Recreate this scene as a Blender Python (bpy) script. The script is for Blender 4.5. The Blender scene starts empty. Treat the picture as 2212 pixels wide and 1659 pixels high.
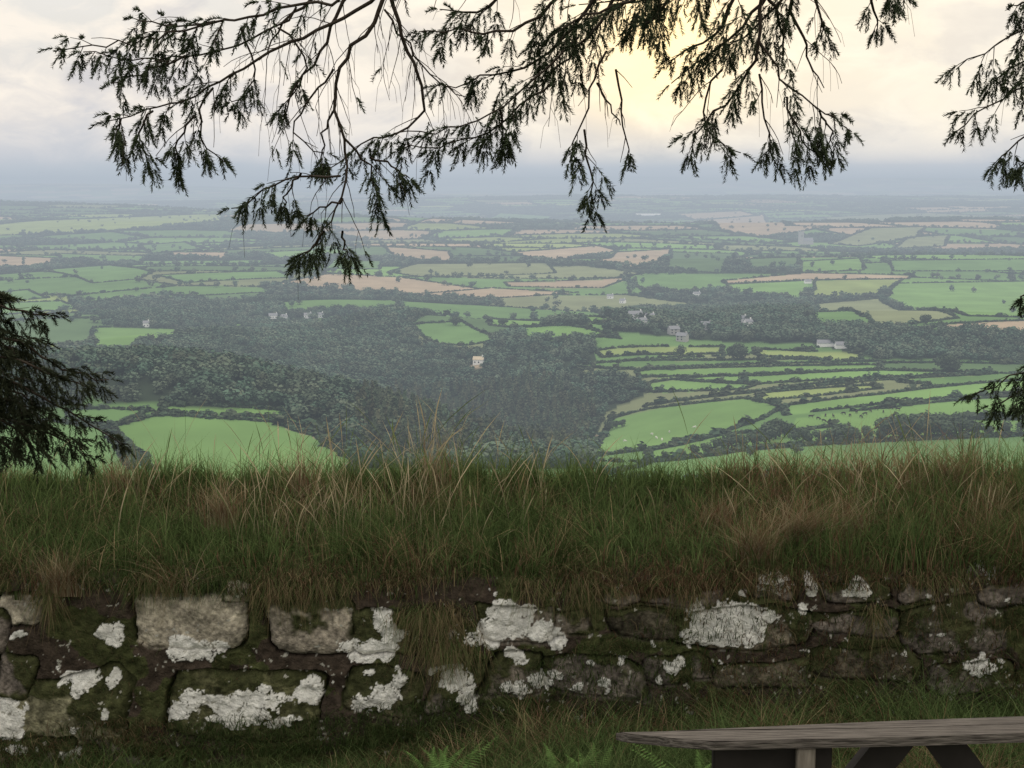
import bpy, bmesh, math, random
import numpy as np
from mathutils import Vector, Matrix
rng=np.random.default_rng(7); random.seed(7)
scene=bpy.context.scene
scene.view_settings.view_transform='Standard'; scene.view_settings.look='None'; scene.view_settings.exposure=0
# ------------------------------------------------------------------ camera
FX=3404.0; PITCH=math.radians(7.45); CZ=1.7
cd=bpy.data.cameras.new("Camera"); cam=bpy.data.objects.new("Camera",cd); scene.collection.objects.link(cam)
cam.location=(0,0,CZ); cam.rotation_euler=(math.pi/2-PITCH,0,0)
cd.sensor_width=36; cd.lens=36*FX/2212; cd.clip_start=0.05; cd.clip_end=60000
scene.camera=cam
def rdir(px,py):
    u=(px-1106)/FX; v=(829.5-py)/FX
    return np.array([u, math.cos(PITCH)+v*math.sin(PITCH), -math.sin(PITCH)+v*math.cos(PITCH)])
def P(px,py,d):
    r=rdir(px,py); return np.array([0,0,CZ])+r*(d/r[1])
# ------------------------------------------------------------------ helpers
def link(o,parent=None,**kw):
    scene.collection.objects.link(o)
    if parent is not None: o.parent=parent
    for k,v in kw.items(): o[k]=v
    return o
def np_mesh(name,V,Fc,mat=None,col=None,smooth=False):
    V=np.ascontiguousarray(V,dtype=np.float32).reshape(-1,3); Fc=np.ascontiguousarray(Fc,dtype=np.int32)
    me=bpy.data.meshes.new(name); me.vertices.add(len(V)); me.vertices.foreach_set('co',V.ravel())
    k=Fc.shape[1]; me.loops.add(Fc.size); me.loops.foreach_set('vertex_index',Fc.ravel())
    me.polygons.add(len(Fc)); me.polygons.foreach_set('loop_start',np.arange(0,Fc.size,k,dtype=np.int32))
    if smooth: me.polygons.foreach_set('use_smooth',np.ones(len(Fc),dtype=bool))
    me.update(calc_edges=True)
    if col is not None:
        c=np.ones((len(V),4),dtype=np.float32); c[:,:3]=col
        a=me.attributes.new('tint','FLOAT_COLOR','POINT'); a.data.foreach_set('color',c.ravel())
    if mat: me.materials.append(mat)
    return me
def ob(name,me,parent=None,**kw): return link(bpy.data.objects.new(name,me),parent,**kw)
T=[rng.random((256,256)) for _ in range(6)]
def vn(x,y,s=0):
    x=np.asarray(x,dtype=float);y=np.asarray(y,dtype=float)
    xi=np.floor(x).astype(int);yi=np.floor(y).astype(int);fx=x-xi;fy=y-yi
    fx=fx*fx*(3-2*fx);fy=fy*fy*(3-2*fy);t=T[s%6]
    a=t[xi&255,yi&255];b=t[(xi+1)&255,yi&255];c=t[xi&255,(yi+1)&255];d=t[(xi+1)&255,(yi+1)&255]
    return (a*(1-fx)+b*fx)*(1-fy)+(c*(1-fx)+d*fx)*fy
def fbm(x,y,s=0,o=4):
    r=0;a=.5;t=0
    for i in range(o):
        r=r+a*vn(x*2**i+17.3*i,y*2**i+9.1*i,s+i);t+=a;a*=.5
    return r/t
def ss(x,a,b):
    t=np.clip((x-a)/(b-a),0,1);return t*t*(3-2*t)
# ------------------------------------------------------------------ materials
def newmat(name):
    m=bpy.data.materials.new(name);m.use_nodes=True;nt=m.node_tree
    for n in list(nt.nodes): nt.nodes.remove(n)
    try: m.cycles.emission_sampling='NONE'
    except Exception: pass
    return m,nt,nt.nodes.new('ShaderNodeOutputMaterial')
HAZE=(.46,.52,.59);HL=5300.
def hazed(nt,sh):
    # aerial perspective: painted haze, emission mixed into the surface by distance from the hilltop
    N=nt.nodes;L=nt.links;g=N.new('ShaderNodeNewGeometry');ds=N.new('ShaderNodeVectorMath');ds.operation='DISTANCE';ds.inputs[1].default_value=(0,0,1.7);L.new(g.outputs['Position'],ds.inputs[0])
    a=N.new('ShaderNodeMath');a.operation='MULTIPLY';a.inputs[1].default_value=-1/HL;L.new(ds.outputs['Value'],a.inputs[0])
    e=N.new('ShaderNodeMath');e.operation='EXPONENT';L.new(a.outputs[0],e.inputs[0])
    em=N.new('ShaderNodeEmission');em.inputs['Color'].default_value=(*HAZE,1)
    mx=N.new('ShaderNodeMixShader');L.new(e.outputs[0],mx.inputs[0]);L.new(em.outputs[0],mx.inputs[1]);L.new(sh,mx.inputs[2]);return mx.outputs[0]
def tint_mat(name,nscale=0,namp=.3,rough=.9,bump=0,bscale=60,trans=0,spec=.1,haze=False):
    m,nt,out=newmat(name);N=nt.nodes;L=nt.links
    at=N.new('ShaderNodeAttribute');at.attribute_name='tint';c=at.outputs['Color']
    geo=N.new('ShaderNodeNewGeometry')
    if nscale:
        no=N.new('ShaderNodeTexNoise');no.inputs['Scale'].default_value=nscale;no.inputs['Detail'].default_value=4
        L.new(geo.outputs['Position'],no.inputs['Vector'])
        mr=N.new('ShaderNodeMapRange');mr.inputs['From Min'].default_value=.25;mr.inputs['From Max'].default_value=.75
        mr.inputs['To Min'].default_value=1-namp;mr.inputs['To Max'].default_value=1+namp;L.new(no.outputs['Fac'],mr.inputs['Value'])
        vm=N.new('ShaderNodeVectorMath');vm.operation='SCALE';L.new(c,vm.inputs[0]);L.new(mr.outputs['Result'],vm.inputs['Scale']);c=vm.outputs[0]
    if rough>=1:
        b=N.new('ShaderNodeBsdfDiffuse');L.new(c,b.inputs['Color'])
    else:
        b=N.new('ShaderNodeBsdfPrincipled');b.inputs['Roughness'].default_value=rough;b.inputs['Specular IOR Level'].default_value=spec;L.new(c,b.inputs['Base Color'])
    sh=b.outputs[0]
    if bump:
        n2=N.new('ShaderNodeTexNoise');n2.inputs['Scale'].default_value=bscale;n2.inputs['Detail'].default_value=8;L.new(geo.outputs['Position'],n2.inputs['Vector'])
        bp=N.new('ShaderNodeBump');bp.inputs['Strength'].default_value=bump;bp.inputs['Distance'].default_value=.01;L.new(n2.outputs['Fac'],bp.inputs['Height']);L.new(bp.outputs[0],b.inputs['Normal'])
    if trans:
        tr=N.new('ShaderNodeBsdfTranslucent');L.new(c,tr.inputs['Color']);mx=N.new('ShaderNodeMixShader');mx.inputs[0].default_value=trans
        L.new(sh,mx.inputs[1]);L.new(tr.outputs[0],mx.inputs[2]);sh=mx.outputs[0]
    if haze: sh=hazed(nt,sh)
    L.new(sh,out.inputs['Surface']);return m
def plain_mat(name,col,col2=None,scale=8,rough=.85,stretch=None,bump=0,haze=False):
    m,nt,out=newmat(name);N=nt.nodes;L=nt.links
    b=N.new('ShaderNodeBsdfPrincipled');b.inputs['Roughness'].default_value=rough;b.inputs['Specular IOR Level'].default_value=.2
    tc=N.new('ShaderNodeTexCoord');mp=N.new('ShaderNodeMapping');L.new(tc.outputs['Object'],mp.inputs['Vector'])
    if stretch: mp.inputs['Scale'].default_value=stretch
    no=N.new('ShaderNodeTexNoise');no.inputs['Scale'].default_value=scale;no.inputs['Detail'].default_value=8;L.new(mp.outputs[0],no.inputs['Vector'])
    r=N.new('ShaderNodeValToRGB');r.color_ramp.elements[0].position=.3;r.color_ramp.elements[1].position=.7
    r.color_ramp.elements[0].color=(*col,1);r.color_ramp.elements[1].color=(*(col2 or [x*.7 for x in col]),1)
    L.new(no.outputs['Fac'],r.inputs[0]);L.new(r.outputs[0],b.inputs['Base Color'])
    if bump:
        bp=N.new('ShaderNodeBump');bp.inputs['Strength'].default_value=bump;bp.inputs['Distance'].default_value=.01;L.new(no.outputs['Fac'],bp.inputs['Height']);L.new(bp.outputs[0],b.inputs['Normal'])
    sh=b.outputs[0]
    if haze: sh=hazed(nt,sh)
    L.new(sh,out.inputs['Surface']);return m
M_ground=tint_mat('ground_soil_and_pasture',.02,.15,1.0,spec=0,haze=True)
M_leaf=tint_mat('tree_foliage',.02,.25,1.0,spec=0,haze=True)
M_grass=tint_mat('grass_blades',0,0,1.0,trans=.3)
M_wall=tint_mat('rubble_stone',45,.3,.95,bump=.8,bscale=140)
M_needle=tint_mat('spruce_needles',0,0,1.0)
M_bark=plain_mat('spruce_bark',(.05,.038,.028),(.03,.022,.017),30,bump=.6)
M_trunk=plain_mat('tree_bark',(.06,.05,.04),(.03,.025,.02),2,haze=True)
# ------------------------------------------------------------------ terrain function
K_=1.5
BUMPS=[(-108,510,118,75,23),(-20,650,70,170,-16),(25,540,55,110,-8),(250,860,240,210,20),(180,560,130,80,6),(-300,1500,300,250,12),(380,1700,380,260,22),(-100,2150,400,200,12),
       (-190,860,70,90,13),(-70,980,60,70,11),(-290,1050,80,80,12),(40,830,45,110,11),(-130,1180,110,60,9),
       (900,2900,900,450,26),(-1200,4200,900,500,30),(-500,3000,500,250,14),(2300,6200,1500,700,44),(200,6300,1500,500,18),
       (-2600,10500,2200,900,60),(2600,12500,2600,1000,62),(-500,15000,3500,1200,50)]
def H(x,y):
    x0=np.asarray(x,dtype=float);y0=np.asarray(y,dtype=float)
    x=x0/K_;y=y0/K_
    f=np.maximum(0,y-4.2);h=-103*(1-np.exp(-f/340))
    k=ss(y,220,600)
    u=3.4*np.sin(x/170+.6*np.sin(y/300))*np.cos(y/210+1)+1.6*np.sin(x/90+y/130)
    u2=11*np.sin(y/420+x/800+.5)*ss(y,1500,3500)+9*np.sin(x/650+y/900)*ss(y,1500,3000)
    u3=(22*np.sin(x/1500+1.3)*np.cos(y/1300)+60*ss(y,8000,19000)+14*np.sin(x/2100+y/1900))*ss(y,6500,11000)
    h=h+k*(u*(1-.5*ss(y,3000,6000))+u2+u3)
    for cx,cy,rx,ry,a in BUMPS: h=h+a*np.exp(-((x-cx)/rx)**2-((y-cy)/ry)**2)
    h=h*K_
    return h-(.04+.15*(1-ss(x0,-1.0,.8)))*ss(y0,1.5,4)*(1-ss(y0,5.2,7))
DD=np.geomspace(60,38000,7000)
def G(px,py):
    r=rdir(px,py);t=DD/r[1];z=CZ+r[2]*t-H(r[0]*t,DD);i=np.argmax(z<0)
    if z[i]>=0: i=len(DD)-1
    i=max(i,1);a=z[i-1];b=z[i];w=a/(a-b) if a>b else 0;w=min(max(w,0),1);d=DD[i-1]*(1-w)+DD[i]*w;t=d/r[1]
    return np.array([r[0]*t,d,float(H(r[0]*t,d))])
# field layout -------------------------------------------------------
GR=(.125,.22,.08);GB=(.16,.275,.09);GY=(.24,.30,.11);TN=(.36,.285,.20);GD=(.095,.155,.07);GT=(.19,.215,.115)
WOODS=[[(130,760),(440,722),(560,700),(880,690),(900,740),(1150,760),(1240,800),(1380,822),(1400,850),(1310,890),(1270,960),(1240,1012),(760,1012),(700,930),(600,896),(350,872),(240,876),(180,850)],
 [(150,650),(600,635),(870,640),(870,672),(430,700),(230,700)],
 [(0,760),(150,770),(180,870),(0,900)],
 [(1360,668),(1700,655),(1760,705),(2212,722),(2300,722),(2300,785),(1900,776),(1750,742),(1300,715)],
 [(760,1012),(1290,1012),(1290,960),(760,960)],
 [(1790,440),(2160,442),(2160,447),(1790,448)],[(2180,437),(2320,437),(2320,446),(2180,446)]]
FIELDS=[
 (GB,[(240,925),(340,897),(440,900),(590,912),(690,940),(775,990),(740,1035),(380,1050),(300,980)]),
 (TN,[(610,910),(700,935),(785,987),(776,997),(688,947),(600,917)]),
 (GR,[(150,885),(320,886),(250,920),(160,915)]),(GB,[(355,876),(600,886),(640,906),(450,894),(350,890)]),(GR,[(-60,925),(110,910),(230,925),(290,1020),(-60,1020)]),
 (GB,[(1320,905),(1400,884),(1620,860),(1690,880),(1640,908),(1560,935),(1400,970),(1270,985),(1290,960)]),
 (GY,[(1640,868),(1645,850),(1890,832),(1900,840),(1760,857)]),
 (GB,[(1700,897),(1695,878),(1900,852),(2130,827),(2300,818),(2300,843),(1850,880)]),
 (GB,[(1710,930),(1720,905),(1900,882),(2300,850),(2300,905),(2090,900),(1920,905),(1830,920)]),
 (GR,[(1290,1030),(1400,1000),(1600,975),(1900,955),(2300,938),(2300,1030),(1800,1030)]),
 (GB,[(1400,975),(1560,938),(1700,935),(1900,908),(2300,908),(2300,935),(1900,950),(1600,970),(1400,995)]),
 (GY,[(1290,758),(1560,748),(1560,765),(1300,772)]),(GY,[(1630,755),(1860,763),(1860,777),(1640,770)]),
 (GB,[(1375,802),(1900,788),(1900,799),(1640,812),(1380,816)]),(GB,[(1400,828),(1460,820),(1640,831),(1600,842),(1400,848)]),
 (GR,[(1230,795),(1700,776),(1900,781),(1370,798)]),(GY,[(1390,878),(1600,850),(1860,820),(2150,808),(1640,848)]),(GB,[(1460,820),(1900,800),(2150,806),(1860,818),(1640,830)]),
 (GD,[(1900,785),(2300,787),(2300,810),(2150,806),(1900,800)]),
 (GB,[(1570,615),(1750,606),(1730,652),(1690,642),(1580,632)]),(GY,[(1762,606),(1950,603),(1900,640),(1750,650)]),
 (GB,[(1930,613),(2300,606),(2300,690),(2090,683),(1915,648)]),(GT,[(1740,658),(1900,645),(2070,688),(1900,710)]),
 (TN,[(2030,702),(2300,692),(2300,719),(2040,717)]),(TN,[(1560,607),(1740,590),(1970,595),(1960,603),(1740,605),(1570,613)]),
 (GD,[(1450,545),(1590,548),(1560,590),(1440,582)]),(TN,[(1285,569),(1330,545),(1450,538),(1420,572),(1350,579)]),
 (TN,[(1110,545),(1290,531),(1330,541),(1200,562)]),(TN,[(830,533),(970,543),(980,566),(850,553)]),(GT,[(840,588),(900,570),(1180,568),(1200,590),(900,598)]),
 (TN,[(1090,610),(1360,600),(1300,622),(1100,619)]),(TN,[(890,636),(1060,622),(1250,632),(1050,645)]),
 (GR,[(890,702),(1000,695),(1090,730),(1010,746),(930,740)]),(GB,[(1050,686),(1340,694),(1350,712),(1060,702)]),(GB,[(1110,707),(1290,716),(1340,732),(1140,742)]),
 (GB,[(200,708),(380,710),(430,725),(300,742),(280,762),(200,758)]),(GR,[(80,585),(240,573),(330,588),(300,603),(200,612)]),
 (GR,[(340,595),(600,586),(630,600),(400,611)]),(TN,[(-60,550),(130,558),(90,580),(-60,584)]),(GY,[(-60,492),(250,470),(480,463),(480,480),(200,502),(-60,510)]),
 (GR,[(300,530),(400,523),(450,537),(330,549)]),(TN,[(370,545),(490,545),(490,558),(370,558)]),
 (GT,[(1790,527),(1880,493),(2000,490),(1980,512),(1850,532)]),(TN,[(1480,480),(1650,463),(1700,488),(1790,490),(1650,514),(1560,500)]),
 (GD,[(1610,560),(1725,556),(1720,580),(1620,582)]),(GB,[(1730,565),(1860,558),(1865,584),(1730,589)]),(GR,[(1920,563),(2300,560),(2300,584),(1930,586)]),
 (GT,[(1930,537),(1960,513),(2050,508),(2040,532)]),(TN,[(1460,462),(1600,456),(1640,466),(1500,475)]),(GR,[(840,470),(1080,460),(1200,468),(900,481)]),
 (TN,[(1005,793),(1040,775),(1052,793),(1015,801)]),(GR,[(0,632),(60,626),(100,644),(0,652)]),(GD,[(420,640),(560,632),(600,646),(450,652)]),
 (GT,[(1780,470),(2000,460),(2212,468),(1900,481)]),(GB,[(560,545),(740,538),(760,553),(600,562)]),(GR,[(720,560),(830,564),(820,582),(700,580)]),
 (GR,[(120,548),(320,553),(300,567),(140,564)]),(GR,[(0,655),(130,650),(180,665),(0,680)]),(GR,[(600,655),(850,648),(860,668),(620,672)]),
]
def wpoly(p): return np.array([G(a,b)[:2] for a,b in p])
WP=[wpoly(p) for p in WOODS]; FP=[(c,wpoly(p)) for c,p in FIELDS]
def pip(x,y,p):
    r=np.zeros(x.shape,bool);n=len(p);sel=(x>=p[:,0].min())&(x<=p[:,0].max())&(y>=p[:,1].min())&(y<=p[:,1].max())
    if not sel.any(): return r
    xs=x[sel];ys=y[sel];q=np.zeros(xs.shape,bool)
    for i in range(n):
        x1,y1=p[i];x2,y2=p[(i+1)%n]
        if y1==y2: continue
        q^=((y1>ys)!=(y2>ys))&(xs<(x2-x1)*(ys-y1)/(y2-y1)+x1)
    r[sel]=q;return r
CELL=250.
S1=rng.random((512,512,2));S2=rng.random((512,512))
PAL=np.array([(.035,.05,.03),GR,GD,GY,TN,GT,GB])
def voro(x,y):
    sx_=(x+.25*y)/CELL;sy_=y/(CELL*.9)
    gx=np.floor(sx_).astype(int);gy=np.floor(sy_).astype(int)
    b1=np.full(x.shape,9.);b2=np.full(x.shape,9.);t=np.zeros(x.shape)
    for i in(-1,0,1):
        for j in(-1,0,1):
            cx=gx+i;cy=gy+j;o=S1[cx&511,cy&511];d=np.hypot(cx+.15+.7*o[...,0]-sx_,cy+.15+.7*o[...,1]-sy_)
            m=d<b1;b2=np.where(m,b1,np.minimum(b2,d));t=np.where(m,S2[cx&511,cy&511],t);b1=np.where(m,d,b1)
    edge=(b2-b1)*CELL*.5
    idx=np.digitize(t,[.27,.50,.64,.70,.82,.93])
    return idx,edge
def classify(x,y):
    idx,edge=voro(x,y)
    hill=(np.hypot(x,y)<1700)&(x>60);idx=np.where(hill&((idx==0)|(idx==4)),1,idx)
    wood=idx==0;col=PAL[idx].copy()
    vary=(.85+.3*vn(x/400,y/300,2))[...,None];col=col*vary;spec=np.zeros(x.shape,bool)
    for p in WP:
        m=pip(x,y,p);wood[m]=True;col[m]=PAL[0];spec|=m
    for i,(c,p) in enumerate(FP):
        m=pip(x,y,p);wood[m]=False;col[m]=np.array(c)*(.92+.16*((i*7)%5)/4);spec|=m
    return wood,col,edge,spec
# ------------------------------------------------------------------ ground sheet
az=np.concatenate([np.radians(np.linspace(-180,-30,40,endpoint=False)),np.radians(np.linspace(-30,-20,60,endpoint=False)),np.radians(np.linspace(-20,20,900,endpoint=False)),np.radians(np.linspace(20,30,60,endpoint=False)),np.radians(np.linspace(30,180,41))])
rr=np.concatenate([[.02],np.geomspace(.6,560,100,endpoint=False),np.geomspace(560,40000,470)])
A,R=np.meshgrid(az,rr);X=R*np.sin(A);Y=R*np.cos(A);Z=H(X,Y)
Z=Z+np.where(R<60,.03*(fbm(X*3,Y*3,1)-.5),0)
wood,col,edge,spec=classify(X,Y)
fl=(.88+.24*fbm(X/25,Y/60,4,4))[...,None];col=col*fl
near=(R<300);col[near]=np.array([.045,.06,.022])
n1,n2=X.shape
i=np.arange(n1-1)[:,None]*n2+np.arange(n2-1)[None,:]
Fc=np.stack([i,i+1,i+n2+1,i+n2],-1).reshape(-1,4)[:,::-1]
me=np_mesh('ground',np.stack([X,Y,Z],-1),Fc,M_ground,col.reshape(-1,3),True)
ob('ground',me,kind='structure',label='rolling valley ground with green and stubble fields')
# ------------------------------------------------------------------ house positions (needed for clearings)
hs=[(590,688,9,5,3.6,8),(614,690,7,5,3.4,-20),(665,687,8,5,3.6,12),(692,686,7,5,3.4,-15),(1372,690,11,6.5,4.4,10),(1402,694,9,6,4.2,-25),(1388,702,7,5,3.8,40),(1600,698,9,5.5,4.0,-12),(1616,704,6,5,3.6,20),
 (1505,640,9,5,3.8,15),(1318,645,8,5,3.6,-10),(1345,655,7,5,3.6,-30),(316,706,6,5,4,10),(1034,786,8,5.5,3.5,-10)]
gs=[(1455,722,20),(1474,737,-30),(1525,712,0)]
clr=[(G(a,b),w*.42) for a,b,w,_,_,_ in hs]+[(G(a,b),4) for a,b,_ in gs]+[(G(1785,748),6),(G(1815,752),6),(G(1745,612),6),(G(1730,528),12),(G(1400,466),30)]
for a in range(1750,1950,25): clr.append((G(a,895),10))
for a,b in ((1410,950),(1440,935),(1500,925),(1350,958),(1560,900)): clr.append((G(a,b),12))
def cleared(x,y):
    m=np.zeros(len(x),bool)
    for g,wd in clr:
        d=np.hypot(g[0],g[1]);ux,uy=g[0]/d,g[1]/d;al=d-(x*ux+y*uy);cr=np.abs(x*uy-y*ux)
        slope=CZ-g[2];Lf=9*d/slope
        m|=(cr<wd)&(al>-8)&(al<Lf*.6)
        m|=(np.hypot(x-g[0],y-g[1])<7)
    return m
# ------------------------------------------------------------------ tree templates (leaf clumps)
def crown(nq,size,seed,shape='round'):
    r=np.random.default_rng(seed)
    if shape=='round':
        K=7;c=np.stack([r.uniform(-.28,.28,K),r.uniform(-.28,.28,K),r.uniform(.38,.78,K)],-1);rad=r.uniform(.16,.28,K)
        c=np.vstack([c,[0,0,.55],[0,0,.35]]);rad=np.append(rad,[.33,.3]);k=r.integers(0,K+2,nq)
        v=r.normal(size=(nq,3));v/=np.linalg.norm(v,axis=1)[:,None];p=c[k]+v*(rad[k]*r.uniform(.7,1.05,nq))[:,None]
    elif shape=='cone':
        t=r.random(nq)**1.5;a=r.random(nq)*6.283;rd=(.24*(1-t)+.02)*r.uniform(.5,1.1,nq);p=np.stack([rd*np.cos(a),rd*np.sin(a),.08+.92*t],-1)
        v=np.stack([np.cos(a),np.sin(a),np.full(nq,.4)],-1)
    else:
        v=r.normal(size=(nq,3));v[:,2]=np.abs(v[:,2]);v/=np.linalg.norm(v,axis=1)[:,None];p=v*np.array([.55,.55,.95])*r.uniform(.7,1.1,nq)[:,None]
    n=v+r.normal(size=(nq,3))*.45+np.array([0,0,.35]);n/=np.linalg.norm(n,axis=1)[:,None]
    t1=np.cross(n,r.normal(size=(nq,3)));t1/=np.linalg.norm(t1,axis=1)[:,None];t2=np.cross(n,t1)
    s=size*r.uniform(.6,1.3,nq)[:,None]
    q=np.stack([p-t1*s-t2*s*.6,p+t1*s*.7-t2*s,p+t1*s+t2*s*.8,p-t1*s*.5+t2*s],1)
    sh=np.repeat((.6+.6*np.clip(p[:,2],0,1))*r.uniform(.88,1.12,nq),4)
    return q.reshape(-1,3),sh
def scatter(name,tmpls,pos,hgt,wid,tint,**kw):
    Vs=[];Cs=[];k=rng.integers(0,len(tmpls),len(pos))
    for ti,(tv,sh) in enumerate(tmpls):
        m=k==ti;p=pos[m];n=len(p)
        if n==0: continue
        a=rng.random(n)*6.283;ca=np.cos(a)[:,None];sa=np.sin(a)[:,None];w=wid[m][:,None];h=hgt[m][:,None]
        x=(tv[None,:,0]*ca-tv[None,:,1]*sa)*w+p[:,0:1];y=(tv[None,:,0]*sa+tv[None,:,1]*ca)*w+p[:,1:2];z=tv[None,:,2]*h+p[:,2:3]
        Vs.append(np.stack([x,y,z],-1).reshape(-1,3));Cs.append((tint[m][:,None,:]*sh[None,:,None]).reshape(-1,3))
    V=np.vstack(Vs);C=np.vstack(Cs);Fc=np.arange(len(V),dtype=np.int32).reshape(-1,4)
    print(name,len(pos),len(Fc))
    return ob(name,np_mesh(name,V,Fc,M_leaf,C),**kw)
def tints(n,base=(.078,.112,.076),v=.25):
    t=np.array(base)[None,:]*rng.uniform(1-v,1+v,n)[:,None];t[:,0]*=rng.uniform(.85,1.2,n);return t
def wedge(n,d0,d1,a=20.5):
    r=np.sqrt(rng.uniform(d0*d0,d1*d1,n));t=np.radians(rng.uniform(-a,a,n));return r*np.sin(t),r*np.cos(t)
def area(d0,d1,a=20.5): return math.radians(a)*(d1*d1-d0*d0)
CON=wpoly([(760,905),(850,840),(1150,810),(1290,880),(1200,990),(800,1005)])
near_t=[crown(120,.075,s) for s in range(5)];mid_t=[crown(50,.12,s) for s in range(10,15)];far_t=[crown(20,.2,s) for s in range(20,24)]
con_t=[crown(100,.065,s,'cone') for s in range(30,34)]
shr_t=[crown(22,.28,s,'dome') for s in range(40,45)]
for nm,d0,d1,dens,tm,h0,h1 in [('woodland',560,1900,1/36,near_t,4.5,8.5),('distant_woodland',1900,4500,1/110,mid_t,6,10),('far_woodland',4500,12000,1/450,far_t,7,11)]:
    n=int(area(d0,d1)*dens);x,y=wedge(n,d0,d1);w,c,e,s=classify(x,y)
    clump=fbm(x/60,y/60,3,2)
    k=w&(s|(clump>.3));x=x[k];y=y[k]
    k=~cleared(x,y);x=x[k];y=y[k]
    con=pip(x,y,CON) if nm=='woodland' else np.zeros(len(x),bool)
    con&=(fbm(x/70,y/70,0,3)+.3*rng.random(len(x))>.52)
    z=H(x,y)-.5
    if nm=='woodland':
        xc=x[con];yc=y[con];nn=len(xc)
        scatter('conifer_plantation',con_t,np.stack([xc,yc,z[con]],-1),rng.uniform(7,12,nn),rng.uniform(8,12,nn),tints(nn,(.078,.098,.06),.25),kind='stuff',label='mixed conifer plantation covering the valley side')
        x=x[~con];y=y[~con];z=z[~con]
    m=len(x);sz=fbm(x/55,y/55,5,2);hh=rng.uniform(h0,h1,m)*(.55+.9*sz);ww=hh*rng.uniform(1.0,1.7,m)*(1.0 if d0<4000 else 1.8)
    tt=tints(m)*(.6+.85*fbm(x/38,y/38,1,3))[:,None]
    scatter(nm,tm,np.stack([x,y,z],-1),hh,ww,tt,kind='stuff',label='dense broadleaved woodland filling the valley')
# hedges -------------------------------------------------------------
hx=[];hy=[]
for c,p in FP:
    n=len(p)
    for i in range(n):
        a=p[i];b=p[(i+1)%n];Ln=np.hypot(*(b-a));d=np.hypot(*((a+b)/2));st=max(1.3,d/850);m=max(2,int(Ln/st));t=(np.arange(m)+rng.random(m)*.8)/m
        wob=fbm(np.linspace(0,Ln/40,m),np.full(m,i*3.1),1,2)-.5
        nx,ny=-(b-a)[1]/max(Ln,1e-3),(b-a)[0]/max(Ln,1e-3)
        hx.append(a[0]+(b[0]-a[0])*t+nx*wob*5+rng.normal(size=m)*.5);hy.append(a[1]+(b[1]-a[1])*t+ny*wob*5+rng.normal(size=m)*.5)
hx=np.concatenate(hx);hy=np.concatenate(hy)
n=700000;x,y=wedge(n,600,4500);_,e=voro(x,y);k=e<3;x=x[k];y=y[k];w,c,e,s=classify(x,y);k=~s;ax=x[k];ay=y[k]
n=700000;x,y=wedge(n,4500,10500);_,e=voro(x,y);k=e<7;x=x[k];y=y[k];w,c,e,s=classify(x,y);k=(~s)&(rng.random(len(x))<.7);bx=x[k];by=y[k]
x=np.concatenate([hx,ax,bx]);y=np.concatenate([hy,ay,by]);d=np.hypot(x,y);k=(d>560)&(~cleared(x,y));x=x[k];y=y[k];d=d[k];m=len(x)
hh=rng.uniform(1.3,2.3,m)*(1+1.2*ss(d,2000,5500));big=rng.random(m)<.04;hh[big]*=2.2
ww=hh*rng.uniform(.9,1.4,m)+d/2500
scatter('hedge',shr_t,np.stack([x,y,H(x,y)-.2],-1),hh,ww,tints(m,(.058,.084,.052)),kind='stuff',label='dark hedgerows dividing the fields')
n=34000;x,y=wedge(n,1500,8000);w,c,e,s=classify(x,y);k=(~w)&(((e<18)&~s)|(rng.random(n)<.04))&(~cleared(x,y));x=x[k];y=y[k];m=len(x);hh=rng.uniform(5,9.5,m)
scatter('hedgerow_trees',mid_t,np.stack([x,y,H(x,y)-.4],-1),hh,hh*rng.uniform(.9,1.5,m),tints(m),kind='stuff',label='scattered hedgerow trees across farmland')
# individual trees ---------------------------------------------------
def cyl(bm,p0,p1,r0,r1,n=8):
    p0=Vector(p0);p1=Vector(p1);ax=(p1-p0).normalized();t=ax.orthogonal().normalized();b=ax.cross(t);v0=[];v1=[]
    for i in range(n):
        a=2*math.pi*i/n;o=t*math.cos(a)+b*math.sin(a);v0.append(bm.verts.new(p0+o*r0));v1.append(bm.verts.new(p1+o*r1))
    for i in range(n): bm.faces.new([v0[i],v0[(i+1)%n],v1[(i+1)%n],v1[i]])
    bm.faces.new(v1);bm.faces.new(v0[::-1])
def bm_mesh(name,fn,mat):
    bm=bmesh.new();fn(bm);bmesh.ops.recalc_face_normals(bm,faces=bm.faces);me=bpy.data.meshes.new(name);bm.to_mesh(me);bm.free();me.materials.append(mat);return me
def trunkf(seed):
    def f(bm):
        r=random.Random(seed);cyl(bm,(0,0,-.05),(0,0,.35),.035,.025);cyl(bm,(0,0,.35),(.02,0,.75),.025,.008)
        for i in range(6):
            a=r.random()*6.28;cyl(bm,(0,0,.25+.07*i),(.25*math.cos(a),.25*math.sin(a),.45+.07*i),.013,.004,6)
    return f
it=[]
for s in range(4):
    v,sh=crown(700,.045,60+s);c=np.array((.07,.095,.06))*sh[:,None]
    it.append((np_mesh('crown',v,np.arange(len(v)).reshape(-1,4),M_leaf,c),bm_mesh('trunk',trunkf(s),M_trunk)))
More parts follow.
